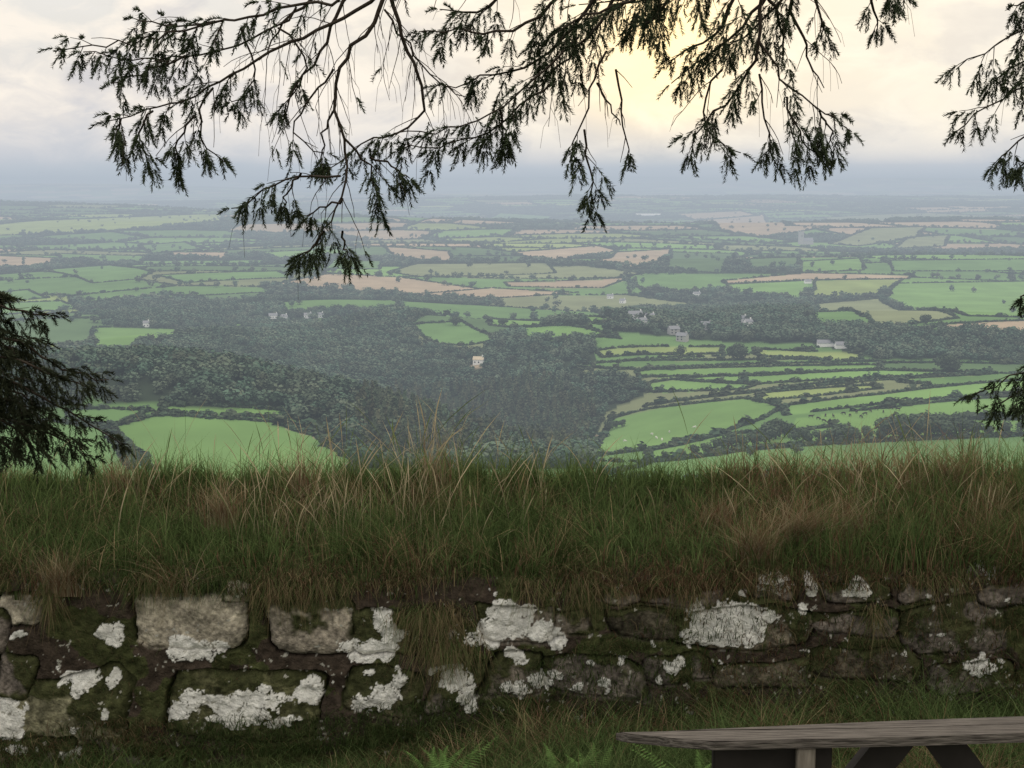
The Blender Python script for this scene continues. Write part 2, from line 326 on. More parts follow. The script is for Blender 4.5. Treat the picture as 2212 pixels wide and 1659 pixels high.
tp=[(1400,1003,4),(1440,995,5),(1475,990,5),(1500,984,6),(1525,980,6),(1555,974,7),(1580,970,8),(1605,967,8),(1630,963,8),(1655,958,9),(1675,948,10),(1695,944,10),(1720,955,6),(1745,956,7),(1770,956,6),(1800,955,8),(1830,953,8),(1850,953,7),(1875,952,8),(1905,950,6),(1930,948,12),(1950,948,13),(1975,948,12),(2000,946,13),(2025,946,11),(2050,944,12),(2075,942,13),(2100,942,10),(2135,940,6),(2170,938,6),(2205,935,6),(1620,985,4),(1720,978,4),
 (1470,770,9),(1600,778,13),(1585,776,11),(2045,800,11),(2055,805,12),(1085,705,8),(985,703,9),(1160,735,8),(1215,745,8),(1100,470,8),(50,502,10),(1330,925,6),(1315,930,6),(1345,922,5),(1540,700,9),(2000,700,9),(1265,780,9),(1240,770,8),(1640,870,4),(1480,870,4)]
for i,(a,b,s) in enumerate(tp):
    g=G(a,b);e=bpy.data.objects.new('broadleaf_tree',None);link(e,label='rounded dark green tree in a field hedge',category='tree',group='trees along the field hedges')
    s*=random.uniform(.9,1.1)
    e.location=g;e.rotation_euler=(0,0,random.random()*6.28);w=s*random.uniform(1.,1.5);e.scale=(w,w,s)
    cm,tm_=it[i%4];ob('crown',cm,e);ob('trunk',tm_,e)
# ------------------------------------------------------------------ houses
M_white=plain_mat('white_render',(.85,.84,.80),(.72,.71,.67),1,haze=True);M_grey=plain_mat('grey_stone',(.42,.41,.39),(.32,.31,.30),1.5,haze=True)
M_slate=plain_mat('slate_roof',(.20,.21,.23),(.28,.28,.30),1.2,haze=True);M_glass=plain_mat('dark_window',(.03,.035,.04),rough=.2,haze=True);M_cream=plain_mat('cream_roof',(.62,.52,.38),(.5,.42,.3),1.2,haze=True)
def box(bm,x0,x1,y0,y1,z0,z1):
    v=[bm.verts.new(p) for p in [(x0,y0,z0),(x1,y0,z0),(x1,y1,z0),(x0,y1,z0),(x0,y0,z1),(x1,y0,z1),(x1,y1,z1),(x0,y1,z1)]]
    for f in [(0,3,2,1),(4,5,6,7),(0,1,5,4),(1,2,6,5),(2,3,7,6),(3,0,4,7)]: bm.faces.new([v[i] for i in f])
def house(px,py,w,d,h,yaw,wm=M_white,rm=M_slate,label='white cottage with slate roof among trees',wins=True,name='house',cat='house',grp='houses in the valley'):
    g=G(px,py);e=bpy.data.objects.new(name,None);link(e,label=label,category=cat,group=grp);e.location=g;e.rotation_euler=(0,0,math.radians(yaw));rh=d*.38
    def wf(bm):
        x=w/2;y=d/2;v=[bm.verts.new(p) for p in [(-x,-y,-1),(x,-y,-1),(x,y,-1),(-x,y,-1),(-x,-y,h),(x,-y,h),(x,y,h),(-x,y,h),(-x,0,h+rh),(x,0,h+rh)]]
        for f in [(0,1,5,4),(2,3,7,6),(1,2,6,9,5),(3,0,4,8,7)]: bm.faces.new([v[i] for i in f])
    def rf(bm):
        x=w/2+.3;y=d/2+.4;zz=h-.15;t=.25
        for s in(-1,1):
            v=[bm.verts.new(p) for p in [(-x,s*y,zz),(x,s*y,zz),(x,0,h+rh+.03),(-x,0,h+rh+.03),(-x,s*y,zz+t),(x,s*y,zz+t),(x,0,h+rh+t),(-x,0,h+rh+t)]]
            for f in [(0,1,2,3),(4,5,6,7),(0,1,5,4),(1,2,6,5),(3,0,4,7)]: bm.faces.new([v[i] for i in f])
    ob('wall',bm_mesh('wall',wf,wm),e);r=ob('roof',bm_mesh('roof',rf,rm),e)
    if wins:
        ob('chimney',bm_mesh('chimney',lambda bm:box(bm,w/2-1.4,w/2-.5,-.45,.45,h+rh-.4,h+rh+1.3),wm),r)
        for k in range(int(w//3)):
            for z in ([1.0] if h<4.1 else [1.0,3.0]):
                xx=-w/2+1.5+k*3;ob('window',bm_mesh('window',lambda bm:box(bm,xx-.5,xx+.5,-d/2-.06,-d/2+.03,z,z+1.1),M_glass),e)
for h_ in hs[:-1]: house(*h_)
house(*hs[-1],M_white,M_cream,'small cream roofed house at a woodland edge')
for a,b,y in gs: house(a,b,8,5.5,4.2,y,M_grey,M_slate,'grey stone house with slate roof in village')
house(1785,748,13,5,2.6,-4,M_white,M_slate,'long low white farm building among trees',False,'barn','barn','farm buildings');house(1818,752,9,5,2.6,3,M_white,M_slate,'long pale farm shed beside trees',False,'barn','barn','farm buildings')
house(1745,612,9,6,3,10,M_white,M_slate,'small white field barn by stubble field',False,'barn','barn','farm buildings')
house(1400,466,110,14,4,2,M_white,M_white,'long white greenhouse roofs on farmland',False,'greenhouse','greenhouse','farm buildings')
# church
g=G(1730,528);e=bpy.data.objects.new('church',None);link(e,label='grey stone church with square tower among trees',category='church');e.location=g;e.rotation_euler=(0,0,.3);e.scale=(1.3,1.3,1.4)
def towerf(bm):
    box(bm,-3.5,3.5,-3.5,3.5,-1,19)
    for a in(-3.3,3.3):
        for b in(-3.3,3.3): box(bm,a-.6,a+.6,b-.6,b+.6,19,22.5)
    for k in(-1.5,1.5):
        for s in(-3.2,3.2): box(bm,k-.6,k+.6,s-.3,s+.3,19,20);box(bm,s-.3,s+.3,k-.6,k+.6,19,20)
ob('tower',bm_mesh('tower',towerf,M_grey),e)
ob('nave',bm_mesh('nave',lambda bm:box(bm,3.6,22,-4,4,-1,6),M_grey),e)
def nr(bm):
    v=[bm.verts.new(p) for p in [(3.6,-4.5,5.9),(22.4,-4.5,5.9),(22.4,0,10.5),(3.6,0,10.5),(22.4,4.5,5.9),(3.6,4.5,5.9)]]
    bm.faces.new([v[0],v[1],v[2],v[3]]);bm.faces.new([v[3],v[2],v[4],v[5]]);bm.faces.new([v[1],v[4],v[2]])
ob('roof',bm_mesh('roof',nr,M_slate),e)
ob('window',bm_mesh('window',lambda bm:box(bm,-.7,.7,-3.56,-3.4,12.5,15.5),M_glass),e)
# ------------------------------------------------------------------ animals
def skin_animal(name,joints,edges,mat):
    me=bpy.data.meshes.new(name);me.from_pydata([j[:3] for j in joints],edges,[]);o=bpy.data.objects.new(name,me);scene.collection.objects.link(o)
    md=o.modifiers.new('s','SKIN')
    for i,j in enumerate(joints): me.skin_vertices[0].data[i].radius=(j[3],j[4] if len(j)>4 else j[3])
    me.skin_vertices[0].data[1].use_root=True;o.modifiers.new('d','SUBSURF').levels=1
    dg=bpy.context.evaluated_depsgraph_get();m2=bpy.data.meshes.new_from_object(o.evaluated_get(dg));bpy.data.objects.remove(o);m2.name=name;m2.materials.clear();m2.materials.append(mat);return m2
def quad(name,s,mat,fat=1.,graze=True):
    J=[(-.95,0,1.15,.26*fat,.33*fat),(-.4,0,1.12,.33*fat,.40*fat),(.2,0,1.1,.33*fat,.42*fat),(.75,0,1.18,.27*fat,.36*fat)]
    E=[(0,1),(1,2),(2,3)]
    J+=[(1.15,0,1.0 if graze else 1.4,.17),(1.45,0,.45 if graze else 1.6,.14),(1.65,0,.18 if graze else 1.5,.09)];E+=[(3,4),(4,5),(5,6)]
    for sy in(-1,1):
        n=len(J);J+=[(.72,.2*sy,.8,.14),(.74,.2*sy,.42,.08),(.72,.2*sy,.02,.07)];E+=[(3,n),(n,n+1),(n+1,n+2)]
        n=len(J);J+=[(-.8,.2*sy,.82,.17),(-1.02,.2*sy,.48,.08),(-.98,.2*sy,.02,.07)];E+=[(0,n),(n,n+1),(n+1,n+2)]
    n=len(J);J+=[(-1.25,0,1.2,.05),(-1.32,0,.6,.04)];E+=[(0,n),(n,n+1)]
    n=len(J);J+=[(1.38,.2,.66 if graze else 1.72,.05),(1.38,-.2,.66 if graze else 1.72,.05)];E+=[(5,n),(5,n+1)]
    J=[tuple(v*s for v in j) for j in J];return skin_animal(name,J,E,mat)
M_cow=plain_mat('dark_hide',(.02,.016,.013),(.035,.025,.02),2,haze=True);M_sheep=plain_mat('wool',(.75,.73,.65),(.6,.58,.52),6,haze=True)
cowm=quad('cow',1.1,M_cow);cow2=quad('cow',1.1,M_cow,graze=False);shm=quad('sheep',.8,M_sheep,1.35)
for i,(a,b) in enumerate([(1752,903),(1768,907),(1783,900),(1800,902),(1822,896),(1836,900),(1850,893),(1868,897),(1880,890),(1893,886),(1908,892),(1925,884),(1940,887),(1780,912),(1860,903)]):
    o=bpy.data.objects.new('cow',cowm if i%3 else cow2);link(o,label='dark cow standing in green pasture',category='cow',group='cattle grazing in the pasture');o.location=G(a,b);o.rotation_euler=(0,0,random.random()*6.28)
for a,b in [(1418,948),(1430,952),(1446,935),(1500,925),(1408,940),(1350,955)]:
    o=bpy.data.objects.new('sheep',shm);link(o,label='white sheep grazing on a green slope',category='sheep',group='sheep on the slope');o.location=G(a,b);o.rotation_euler=(0,0,random.random()*6.28)
# ------------------------------------------------------------------ stone wall
WY=4.95;ZLO=-.32;ZHI=.60;NX=1900;NZ=300
gx=np.linspace(-3.0,3.0,NX);gz=np.linspace(ZLO,ZHI,NZ);GX,GZ=np.meshgrid(gx,gz)
def w2(px,py): q=P(px,py,WY-.03);return q[0],q[2]
hgt=.026+.030*fbm(GX*4,GZ*6,0,4)+.034*fbm(GX*14,GZ*18,2,5)
mossn=fbm(GX*7,GZ*8,1,5)
fine=fbm(GX*55,GZ*55,3,4)
base=np.where((mossn>.50)[...,None],np.array([.054,.060,.024]),np.array([.052,.040,.030]))*(.3+1.3*fine)[...,None]
colr=base.copy()
dxn=(fbm(GX*5,GZ*5,4,5)-.5)*.13;dzn=(fbm(GX*4+7,GZ*6,5,5)-.5)*.09
TNS=(.35,.315,.245);DK=(.145,.125,.105);MD=(.18,.155,.125)
stones=[(20,1325,60,38,TNS),(415,1360,128,66,TNS),(665,1368,88,60,(.30,.265,.21)),(812,1385,72,48,(.075,.08,.035)),(525,1292,30,30,TNS),(1120,1355,105,48,MD),(1245,1358,45,36,MD),(1615,1357,150,50,(.15,.13,.095)),
 (1850,1345,95,34,DK),(2055,1362,118,50,DK),(1400,1350,82,40,(.08,.07,.05)),(130,1550,140,92,(.20,.19,.12)),(525,1525,185,72,(.09,.09,.045)),(840,1500,85,52,(.1,.09,.055)),(990,1490,55,48,DK),(1120,1465,70,52,MD),
 (1300,1465,120,40,DK),(1480,1445,75,34,DK),(1660,1465,120,36,(.09,.078,.055)),(1880,1440,130,38,(.09,.078,.055)),(2110,1465,95,42,DK),(30,1460,50,48,DK),(2190,1300,60,30,DK),(1680,1278,60,20,DK),(1860,1280,58,20,DK),(1480,1290,90,18,DK),(1990,1285,55,22,DK),
 (1340,1285,45,20,MD),(2152,1242,24,20,MD),(-80,1380,80,50,DK),(-160,1500,90,60,MD),(2330,1380,90,50,DK),(2360,1480,90,50,MD),(60,1640,120,40,MD),(330,1640,110,35,DK)]
for s,(a,b,rx,ry,c) in enumerate(stones):
    x0,z0=w2(a,b);ax_=rx/690;az_=ry/690
    ddx=(GX+dxn-x0)/ax_;ddz=(GZ+dzn-z0)/az_
    sk=((s*37)%11-5)/30.;sk2=((s*23)%7-3)/20.
    dz2=ddz+sk*ddx;dx2=ddx+sk2*ddz
    cut=np.maximum(np.abs(dx2+dz2*.8),np.abs(dx2-dz2*.7))/1.55
    r=np.maximum((np.abs(dx2)**6+np.abs(dz2)**6)**(1/6),cut)
    vis=ss(vn(GX*5+s,GZ*7,s),.3,.65)
    cw=1.0+.055*vis
    crack=(r>.985)&(r<cw);body=r<1.0
    hgt=np.where(crack,np.minimum(hgt,.018),hgt)
    colr[crack]*=.55
    hs_=.024*np.clip(1-r**9,0,1)+.022*fbm(GX*7+s,GZ*9,s,5)+.022*fbm(GX*24+s,GZ*26,s+2,5)+.012*sk*ddx+.010
    hgt=np.where(body,hs_,hgt)
    spk=fbm(GX*95,GZ*95,s,3);blot=fbm(GX*18+s,GZ*18,s+3,4);cc=np.array(c)[None,:]*((.15+1.7*spk[body])*(.2+1.6*blot[body]))[:,None]
    ms=fbm(GX*9+s,GZ*9,s+1,5)[body]+.16*ddz[body]-.15*(c[0]>.25)-.04+.12*ss(r[body],.5,1.0)
    mw=ss(ms,.47,.57)[:,None]
    cc=cc*(1-mw)+mw*np.array([.054,.058,.025])*(.3+1.3*fine[body])[:,None]
    colr[body]=cc
    mb=np.zeros(GX.shape);mb[body]=mw[:,0];hgt=hgt+.010*mb*fine
lich=[(420,1404,42,18,1.05),(800,1402,62,18,1.05),(833,1352,18,30,1),(850,1385,20,20,.9),(237,1372,24,20,1),(1100,1374,80,22,1.05),(1105,1338,40,22,.95),(1190,1378,34,14,.9),(1570,1350,80,36,1.1),(1640,1362,34,32,.85),(1735,1335,16,20,.6),(1570,1390,56,14,.85),
 (158,1468,42,20,1.0),(240,1460,13,20,1),(20,1560,40,32,1),(40,1620,40,20,.9),(160,1570,18,12,.6),(235,1555,14,18,.6),(150,1635,30,16,.8),(665,1490,28,34,.95),(560,1515,58,34,.95),(450,1522,52,26,.9),(390,1548,38,20,.8),(500,1558,80,16,.75),(600,1560,50,14,.6),
 (830,1505,56,30,.85),(795,1455,20,12,.6),(860,1480,22,30,.85),(985,1470,28,24,.9),(1000,1510,26,20,.7),(1110,1430,32,18,.9),(1165,1470,16,22,.9),(1110,1490,36,20,.85),(1190,1455,12,12,.6),(1300,1485,22,14,.7),(1455,1440,28,16,.75),(1425,1475,14,14,.55),(1340,1430,16,12,.55),
 (1680,1280,32,16,1.0),(1753,1275,13,16,1.0),(1860,1282,28,15,.9),(1600,1278,12,12,.7),(2120,1440,30,22,.85),(2152,1240,16,16,.8),(2195,1302,10,8,.6),(1340,1278,18,12,.65),(25,1385,22,10,.8),(1960,1420,20,9,.5),(1750,1420,20,9,.5),(1270,1440,16,18,.5),(720,1470,16,18,.55),(940,1450,14,14,.5),(1070,1300,14,16,.5),(500,1290,12,12,.5),
 (2040,1370,14,8,.55),(1900,1355,12,10,.5),(1400,1400,12,8,.5),(1830,1385,10,8,.55),(2010,1300,12,8,.55),(2180,1420,12,10,.6),(1230,1490,18,10,.6),(1560,1440,10,8,.55)]
ln=fbm(GX*14,GZ*14,2,5);ln2=fbm(GX*75,GZ*75,0,4);LM=np.full(GX.shape,-9.)
lx=GX+(fbm(GX*12,GZ*12,5,4)-.5)*.07;lz=GZ+(fbm(GX*12+9,GZ*12,0,4)-.5)*.07
for (a,b,rx,ry,dn) in lich:
    x0,z0=w2(a,b);r=np.sqrt(((lx-x0)/(rx/690))**2+((lz-z0)/(ry/690))**2)
    LM=np.maximum(LM,dn*1.35-r+(ln-.5)*1.4-(r>1.8)*5)
mid=fbm(GX*30,GZ*30,4,4)
LM=LM+(ln2-.5)*.45+(mid-.5)*1.3-.12
lm=LM>.0
crv=fbm(GX*30,GZ*30,1,3)
lm&=~((np.abs(crv-.5)<.014)&(LM<.45))
colr[lm]=np.array([.78,.77,.71])*(.75+.3*ln2[lm])[:,None]*(.85+.2*mid[lm])[:,None]
hgt=np.where(lm,np.maximum(hgt,.012)+.0025+.004*ln2,hgt)
sp=(fbm(GX*60,GZ*60,4,3)>.77)&(mossn<.55);colr[sp]=(.36,.35,.30)
topf=ss(GZ,.41,.50)
hgt=hgt*(1-topf)+topf*(.03*fbm(GX*8,GZ*8,1,3))
colr=colr*(1-topf[...,None])+np.array([.055,.045,.025])*topf[...,None]*(.4+1.2*fine)[...,None]
YY=WY+.03+.10*(GZ)-hgt+.5*ss(GZ,.40,.60)
i=np.arange(NZ-1)[:,None]*NX+np.arange(NX-1)[None,:]
Fw=np.stack([i,i+1,i+NX+1,i+NX],-1).reshape(-1,4)
wall=bpy.data.objects.new('stone_wall',None);link(wall,label='mossy dry stone wall patched with white lichen',category='wall')
ob('stone_face',np_mesh('stone_face',np.stack([GX,YY,GZ],-1),Fw,M_wall,colr.reshape(-1,3),True),wall)
ytop=float(YY[-1].mean())
bx_=np.linspace(-3,3,240);prof=np.array([(ytop,.599),(5.65,.60),(5.85,.50),(6.05,.3),(6.3,-.4)])
V=[]
for (yy,zz) in prof: V.append(np.stack([bx_,np.full(240,yy),zz+.03*(fbm(bx_*3,np.full(240,yy*3),1)-.5)*(yy>5.6)],-1))
V=np.array(V);i=np.arange(len(prof)-1)[:,None]*240+np.arange(239)[None,:]
ob('earth_bank',np_mesh('earth_bank',V,np.stack([i,i+1,i+241,i+240],-1).reshape(-1,4),M_wall,np.tile((.05,.045,.025),(V.shape[0]*240,1)),True),wall)
def wall_surf(x,z):
    ix=np.clip(((x+3)/6*(NX-1)).astype(int),0,NX-1);iz=np.clip(((z-ZLO)/(ZHI-ZLO)*(NZ-1)).astype(int),0,NZ-1);return YY[iz,ix]
ybar=YY.mean(1)
# ------------------------------------------------------------------ grass
def blades(root,h,ldir,lean,w,colb,colt,segs=4,prof=None,droop=0):
    n=len(root);t=np.linspace(0,1,segs+1)[None,:]
    cx=root[:,0:1]+ldir[:,0:1]*lean[:,None]*h[:,None]*t**2
    cy=root[:,1:2]+ldir[:,1:2]*lean[:,None]*h[:,None]*t**2
    cz=root[:,2:3]+h[:,None]*(t-(droop[:,None] if np.ndim(droop) else droop)*t**2)
    a=rng.random(n)*3.1416;wx=np.cos(a)[:,None];wy=np.sin(a)[:,None]*.6
    pr=(1-t**1.6*.92) if prof is None else np.array(prof)[None,:]
    ww=w[:,None]*pr*.5
    Lf=np.stack([cx-wx*ww,cy-wy*ww,cz],-1);Rt=np.stack([cx+wx*ww,cy+wy*ww,cz],-1)
    V=np.stack([Lf,Rt],2).reshape(n,-1,3)
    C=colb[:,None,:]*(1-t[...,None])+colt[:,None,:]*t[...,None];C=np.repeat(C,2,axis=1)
    b=np.arange(n)[:,None]*(2*(segs+1))+np.arange(segs)[None,:]*2
    F4=np.stack([b,b+1,b+3,b+2],-1).reshape(-1,4);return V.reshape(-1,3),F4,C.reshape(-1,3)
def join(parts):
    V=[];F_=[];C=[];o=0
    for v,f,c in parts: V.append(v);F_.append(f+o);C.append(c);o+=len(v)
    return np.vstack(V),np.vstack(F_),np.vstack(C)
def rd(n):
    a=rng.random(n)*6.283;return np.stack([np.cos(a),np.sin(a)],-1)
GREEN=np.array([.085,.135,.046]);GREEN2=np.array([.145,.195,.072]);TAN=np.array([.32,.25,.14]);RED=np.array([.21,.125,.078]);STR=np.array([.50,.42,.27])
def pick(x,tf):
    n=len(x);u=rng.random(n)[:,None];v=rng.random(n)[:,None]
    g=GREEN*(1-v)+GREEN2*v;tn=np.where(rng.random(n)[:,None]<.3+.3*(x[:,None]>.4),RED,TAN)
    return np.where(u<tf[:,None],tn,g)*rng.uniform(.55,1.3,n)[:,None]
def tanf(x,v,b=0): return np.clip(b-.05+1.9*(fbm(x*2.2,v*5+3,2,3)-.50)+.24*ss(x,.2,1.0)*(1-ss(x,1.5,2)),.02,.85)
def bank_z(y): return np.interp(y,list(ybar)+[5.65,5.85,6.05],list(gz)+[.60,.50,.3])
y0b=float(np.interp(.42,gz,ybar))
parts=[]
NT=2600;tx=rng.uniform(-2.2,2.2,NT);ty=rng.uniform(y0b-.01,5.7,NT);ttf=tanf(tx,ty,-.06);tdir=rd(NT);tl=rng.uniform(.1,1.3,NT);th=rng.uniform(.4,1.6,NT)
n=72000;k=rng.integers(0,NT,n)
x=tx[k]+rng.normal(size=n)*.018;y=np.clip(ty[k]+rng.normal(size=n)*.018,y0b-.02,5.75)
prominence=.055+.095*fbm(x*2.4,x*0+1,1,4)+.055*ss(x,.5,1.4)+.04*np.exp(-((x-.0)/.22)**2)
rt=np.stack([x,y,bank_z(y)-.01],-1)
h=prominence*th[k]*rng.uniform(.5,1.25,n);c=pick(x,np.clip(ttf[k]+.28*(1-ss(y,y0b,y0b+.15)),0,1))*(.75+.5*rng.random(NT))[k][:,None]
ld=tdir[k]*.8+rd(n)*.6
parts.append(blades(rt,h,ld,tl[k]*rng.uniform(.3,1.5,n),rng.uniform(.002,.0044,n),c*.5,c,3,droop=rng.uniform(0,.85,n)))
n=8000;x=rng.uniform(-2.2,2.2,n);y=rng.uniform(y0b,5.7,n);c=pick(x,tanf(x,y,.1))*1.15
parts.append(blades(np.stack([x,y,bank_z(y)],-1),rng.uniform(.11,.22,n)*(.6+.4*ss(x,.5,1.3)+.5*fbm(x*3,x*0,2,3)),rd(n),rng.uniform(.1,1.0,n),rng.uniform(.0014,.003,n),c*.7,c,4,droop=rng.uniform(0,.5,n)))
n=22000;x=rng.uniform(-2.2,2.2,n);edge_=.43+.05*(fbm(x*2.5,x*0,3,3)-.5)*2;z=edge_+rng.uniform(-.04,.09,n)
y=wall_surf(x,z)-.004;rt=np.stack([x,y,z],-1);c=pick(x,tanf(x,z,.45))*.78
ld=rd(n);ld[:,1]=-np.abs(ld[:,1]);h=rng.uniform(.03,.12,n)*(.35+1.2*fbm(x*6,x*0+5,2,2))
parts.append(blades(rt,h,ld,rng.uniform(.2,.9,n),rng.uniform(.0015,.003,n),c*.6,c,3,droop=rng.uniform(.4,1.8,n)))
tuf=[(930,1330,.10,700),(960,1400,.09,600),(105,1290,.04,300),(1660,1230,.09,400),(1480,1290,.05,120),(590,1270,.06,200),(1890,1330,.03,160),(330,1250,.06,200),(1250,1270,.08,200),(2040,1250,.1,250),(700,1260,.08,200),(1150,1265,.06,150)]
for a,b,sd,nn in tuf:
    q=P(a,b,4.95);x=q[0]+rng.normal(size=nn)*sd*.6;z=q[2]+rng.normal(size=nn)*.02;y=wall_surf(x,z)-.012
    c=np.where(rng.random(nn)[:,None]<.6,TAN,GREEN2)*rng.uniform(.45,.9,nn)[:,None];ld=rd(nn);ld[:,1]=-np.abs(ld[:,1])
    parts.append(blades(np.stack([x,y,z],-1),rng.uniform(.06,.14,nn),ld,rng.uniform(.3,.8,nn),rng.uniform(.0015,.003,nn),c*.8,c,4,droop=rng.uniform(1.2,2.2,nn)))
for a,b,nn,sp_,hh_ in [(1640,1220,340,.5,.24),(1740,1200,340,.7,.26),(100,1270,240,.4,.2),(1560,1180,160,.4,.2),(470,1180,240,.3,.24),(940,1090,120,.12,.30),(1980,1150,180,.3,.24),(2080,1100,200,.3,.24),(360,1270,60,1.2,.22),(1850,1190,160,.5,.22),(640,1130,150,.25,.24),(250,1120,140,.3,.22),(2160,1180,140,.3,.24)]:
    z=P(a,b,5.05)[2];z=min(z,.58);y=float(np.interp(z,gz,ybar))-.02;x=(a-1106)/FX*y+rng.normal(size=nn)*.035
    ld=rd(nn);ld[:,1]=-np.abs(ld[:,1])*.6;u=rng.random(nn)[:,None];c=np.where(u<.35,STR,np.where(u<.7,TAN,RED*1.3))*rng.uniform(.5,1.05,nn)[:,None]
    parts.append(blades(np.stack([x,np.full(nn,y),np.full(nn,z)],-1),hh_*rng.uniform(.5,1.1,nn),ld,rng.uniform(.1,2.2,nn)*sp_,rng.uniform(.0014,.0028,nn),c*.8,c,4,droop=rng.uniform(0,.5,nn)))
# seed stalks
n=750;NC=24;cx=np.concatenate([rng.uniform(-1.0,-.1,10),rng.uniform(-1.8,1.8,NC-10)]);ch=rng.uniform(.75,1.4,NC);k=rng.integers(0,NC,n);x=np.where(rng.random(n)<.75,cx[k]+rng.normal(size=n)*.05,rng.uniform(-2.2,2.2,n));y=rng.uniform(5.1,5.6,n)
c=np.where(rng.random(n)[:,None]<.6,STR,GREEN2)*rng.uniform(.5,.95,n)[:,None]
parts.append(blades(np.stack([x,y,bank_z(y)],-1),rng.uniform(.14,.32,n)*ch[k],rd(n),rng.uniform(.05,.7,n),rng.uniform(.0012,.0021,n),c*.8,c,6,prof=[1,.9,.8,.75,1.6,2.2,.2],droop=rng.uniform(0,.3,n)))
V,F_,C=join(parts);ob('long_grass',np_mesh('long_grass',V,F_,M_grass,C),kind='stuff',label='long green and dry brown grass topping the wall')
parts=[];n=40000
x=rng.uniform(-1.9,1.9,n);y=rng.uniform(4.05,4.95,n);z=H(x,y);c=pick(x,tanf(x,y,.05))
hn=fbm(x*4,y*4,0,3);hf=.8+.8*ss(x,-.6,.6);parts.append(blades(np.stack([x,y,z-.01],-1),rng.uniform(.03,.15,n)*(.2+1.5*hn)*hf,rd(n),rng.uniform(.2,1.4,n),rng.uniform(.0018,.0038,n),c*.5,c,3,droop=rng.uniform(0,.7,n)))
n=15000;x=rng.uniform(-2.1,2.1,n);z=H(x,x*0+4.9)+.23*rng.random(n)**1.5*(.5+1.1*ss(x,-.3,.6));z=z+.08*(fbm(x*3,x*0,4,2)-.5);y=wall_surf(x,z)-.004;c=pick(x,tanf(x,z,.1))*.9;ld=rd(n);ld[:,1]=-np.abs(ld[:,1])
parts.append(blades(np.stack([x,y,z],-1),rng.uniform(.02,.10,n),ld,rng.uniform(.3,1,n),rng.uniform(.0015,.003,n),c*.5,c,3,droop=rng.uniform(.2,1.1,n)))
n=24000;x=rng.uniform(-2.1,2.1,n);z=rng.uniform(-.1,.44,n);ix=np.clip(((x+3)/6*(NX-1)).astype(int),0,NX-1);iz=np.clip(((z-ZLO)/(ZHI-ZLO)*(NZ-1)).astype(int),0,NZ-1);k=(colr[iz,ix].max(1)<.08)&(mossn[iz,ix]>.47);x=x[k];z=z[k];n=len(x);y=wall_surf(x,z)-.003
c=pick(x,np.full(n,.35))*.65;ld=rd(n);ld[:,1]=-np.abs(ld[:,1]);parts.append(blades(np.stack([x,y,z],-1),rng.uniform(.008,.028,n),ld,rng.uniform(.3,1.2,n),rng.uniform(.001,.0022,n),c*.6,c,2,droop=rng.uniform(.2,1.8,n)))
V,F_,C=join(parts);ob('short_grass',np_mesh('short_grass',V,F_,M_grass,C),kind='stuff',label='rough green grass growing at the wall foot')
# ferns
M_fern=tint_mat('fern_leaf',20,.2,1.0,trans=.3)
def fern_mesh(seed):
    r=np.random.default_rng(seed);V=[];F_=[];C=[]
    for k in range(9):
        a=r.random()*6.28;Ln=r.uniform(.13,.22);lean=r.uniform(.4,1.1);D=np.array([math.cos(a),math.sin(a)])
        m=26
        for j in range(m):
            t=j/m;p=np.array([D[0]*lean*Ln*t**1.3,D[1]*lean*Ln*t**1.3,Ln*(t-.4*t*t)])
            for s in(-1,1):
                l=.036*math.sin(math.pi*min(1,(t*.9+.12)))**.8*(1-t*.6)*r.uniform(.8,1.1);sd=np.array([-D[1]*s,D[0]*s,-.25])
                q=p+sd*l+np.array([D[0],D[1],.3])*l*.35;wv=np.array([D[0],D[1],.5])*.0026
                b=len(V);V+=[p-wv,p+wv,q];F_.append((b,b+1,b+2));cc=np.array((.12,.20,.06))*r.uniform(.6,1.2);C+=[cc]*3
    return np_mesh('fern',np.array(V),np.array(F_),M_fern,np.array(C))
fm=[fern_mesh(i) for i in range(3)]
for i,(a,yy) in enumerate([(930,4.55),(975,4.47),(900,4.42),(950,4.38),(1220,4.4),(1290,4.36),(560,4.45),(1500,4.3),(1540,4.35)]):
    o=bpy.data.objects.new('fern',fm[i%3]);link(o,label='light green fern growing in rough grass',category='fern',group='ferns at the wall foot');xx=(a-1106)/FX*yy;o.location=(xx,yy,float(H(xx,yy)));o.rotation_euler=(0,0,i*1.3)
# ------------------------------------------------------------------ spruce
class Sp:
    def __init__(s): s.bw=[];s.sh=[]
def tube_np(pl,r0,r1,n=5):
    pl=np.array(pl);m=len(pl);tg=np.gradient(pl,axis=0);tg/=np.linalg.norm(tg,axis=1)[:,None]+1e-9
    up=np.array([.13,1,.21]);a=np.cross(tg,up);a/=np.linalg.norm(a,axis=1)[:,None]+1e-9;b=np.cross(tg,a);rad=np.linspace(r0,r1,m)[:,None,None]
    an=np.arange(n)*2*math.pi/n;V=pl[:,None,:]+rad*(a[:,None,:]*np.cos(an)[None,:,None]+b[:,None,:]*np.sin(an)[None,:,None])
    i=np.arange(m-1)[:,None]*n;j=np.arange(n)[None,:];F_=np.stack([i+j,i+(j+1)%n,i+n+(j+1)%n,i+n+j],-1).reshape(-1,4);return V.reshape(-1,3),F_
def spline(pts,m):
    pts=np.array(pts);s=np.r_[0,np.cumsum(np.linalg.norm(np.diff(pts,axis=0),axis=1))];t=np.linspace(0,s[-1],m)
    q=np.stack([np.interp(t,s,pts[:,k]) for k in range(3)],-1)
    for _ in range(3): q[1:-1]=(q[:-2]+2*q[1:-1]+q[2:])/4
    return q,s[-1]
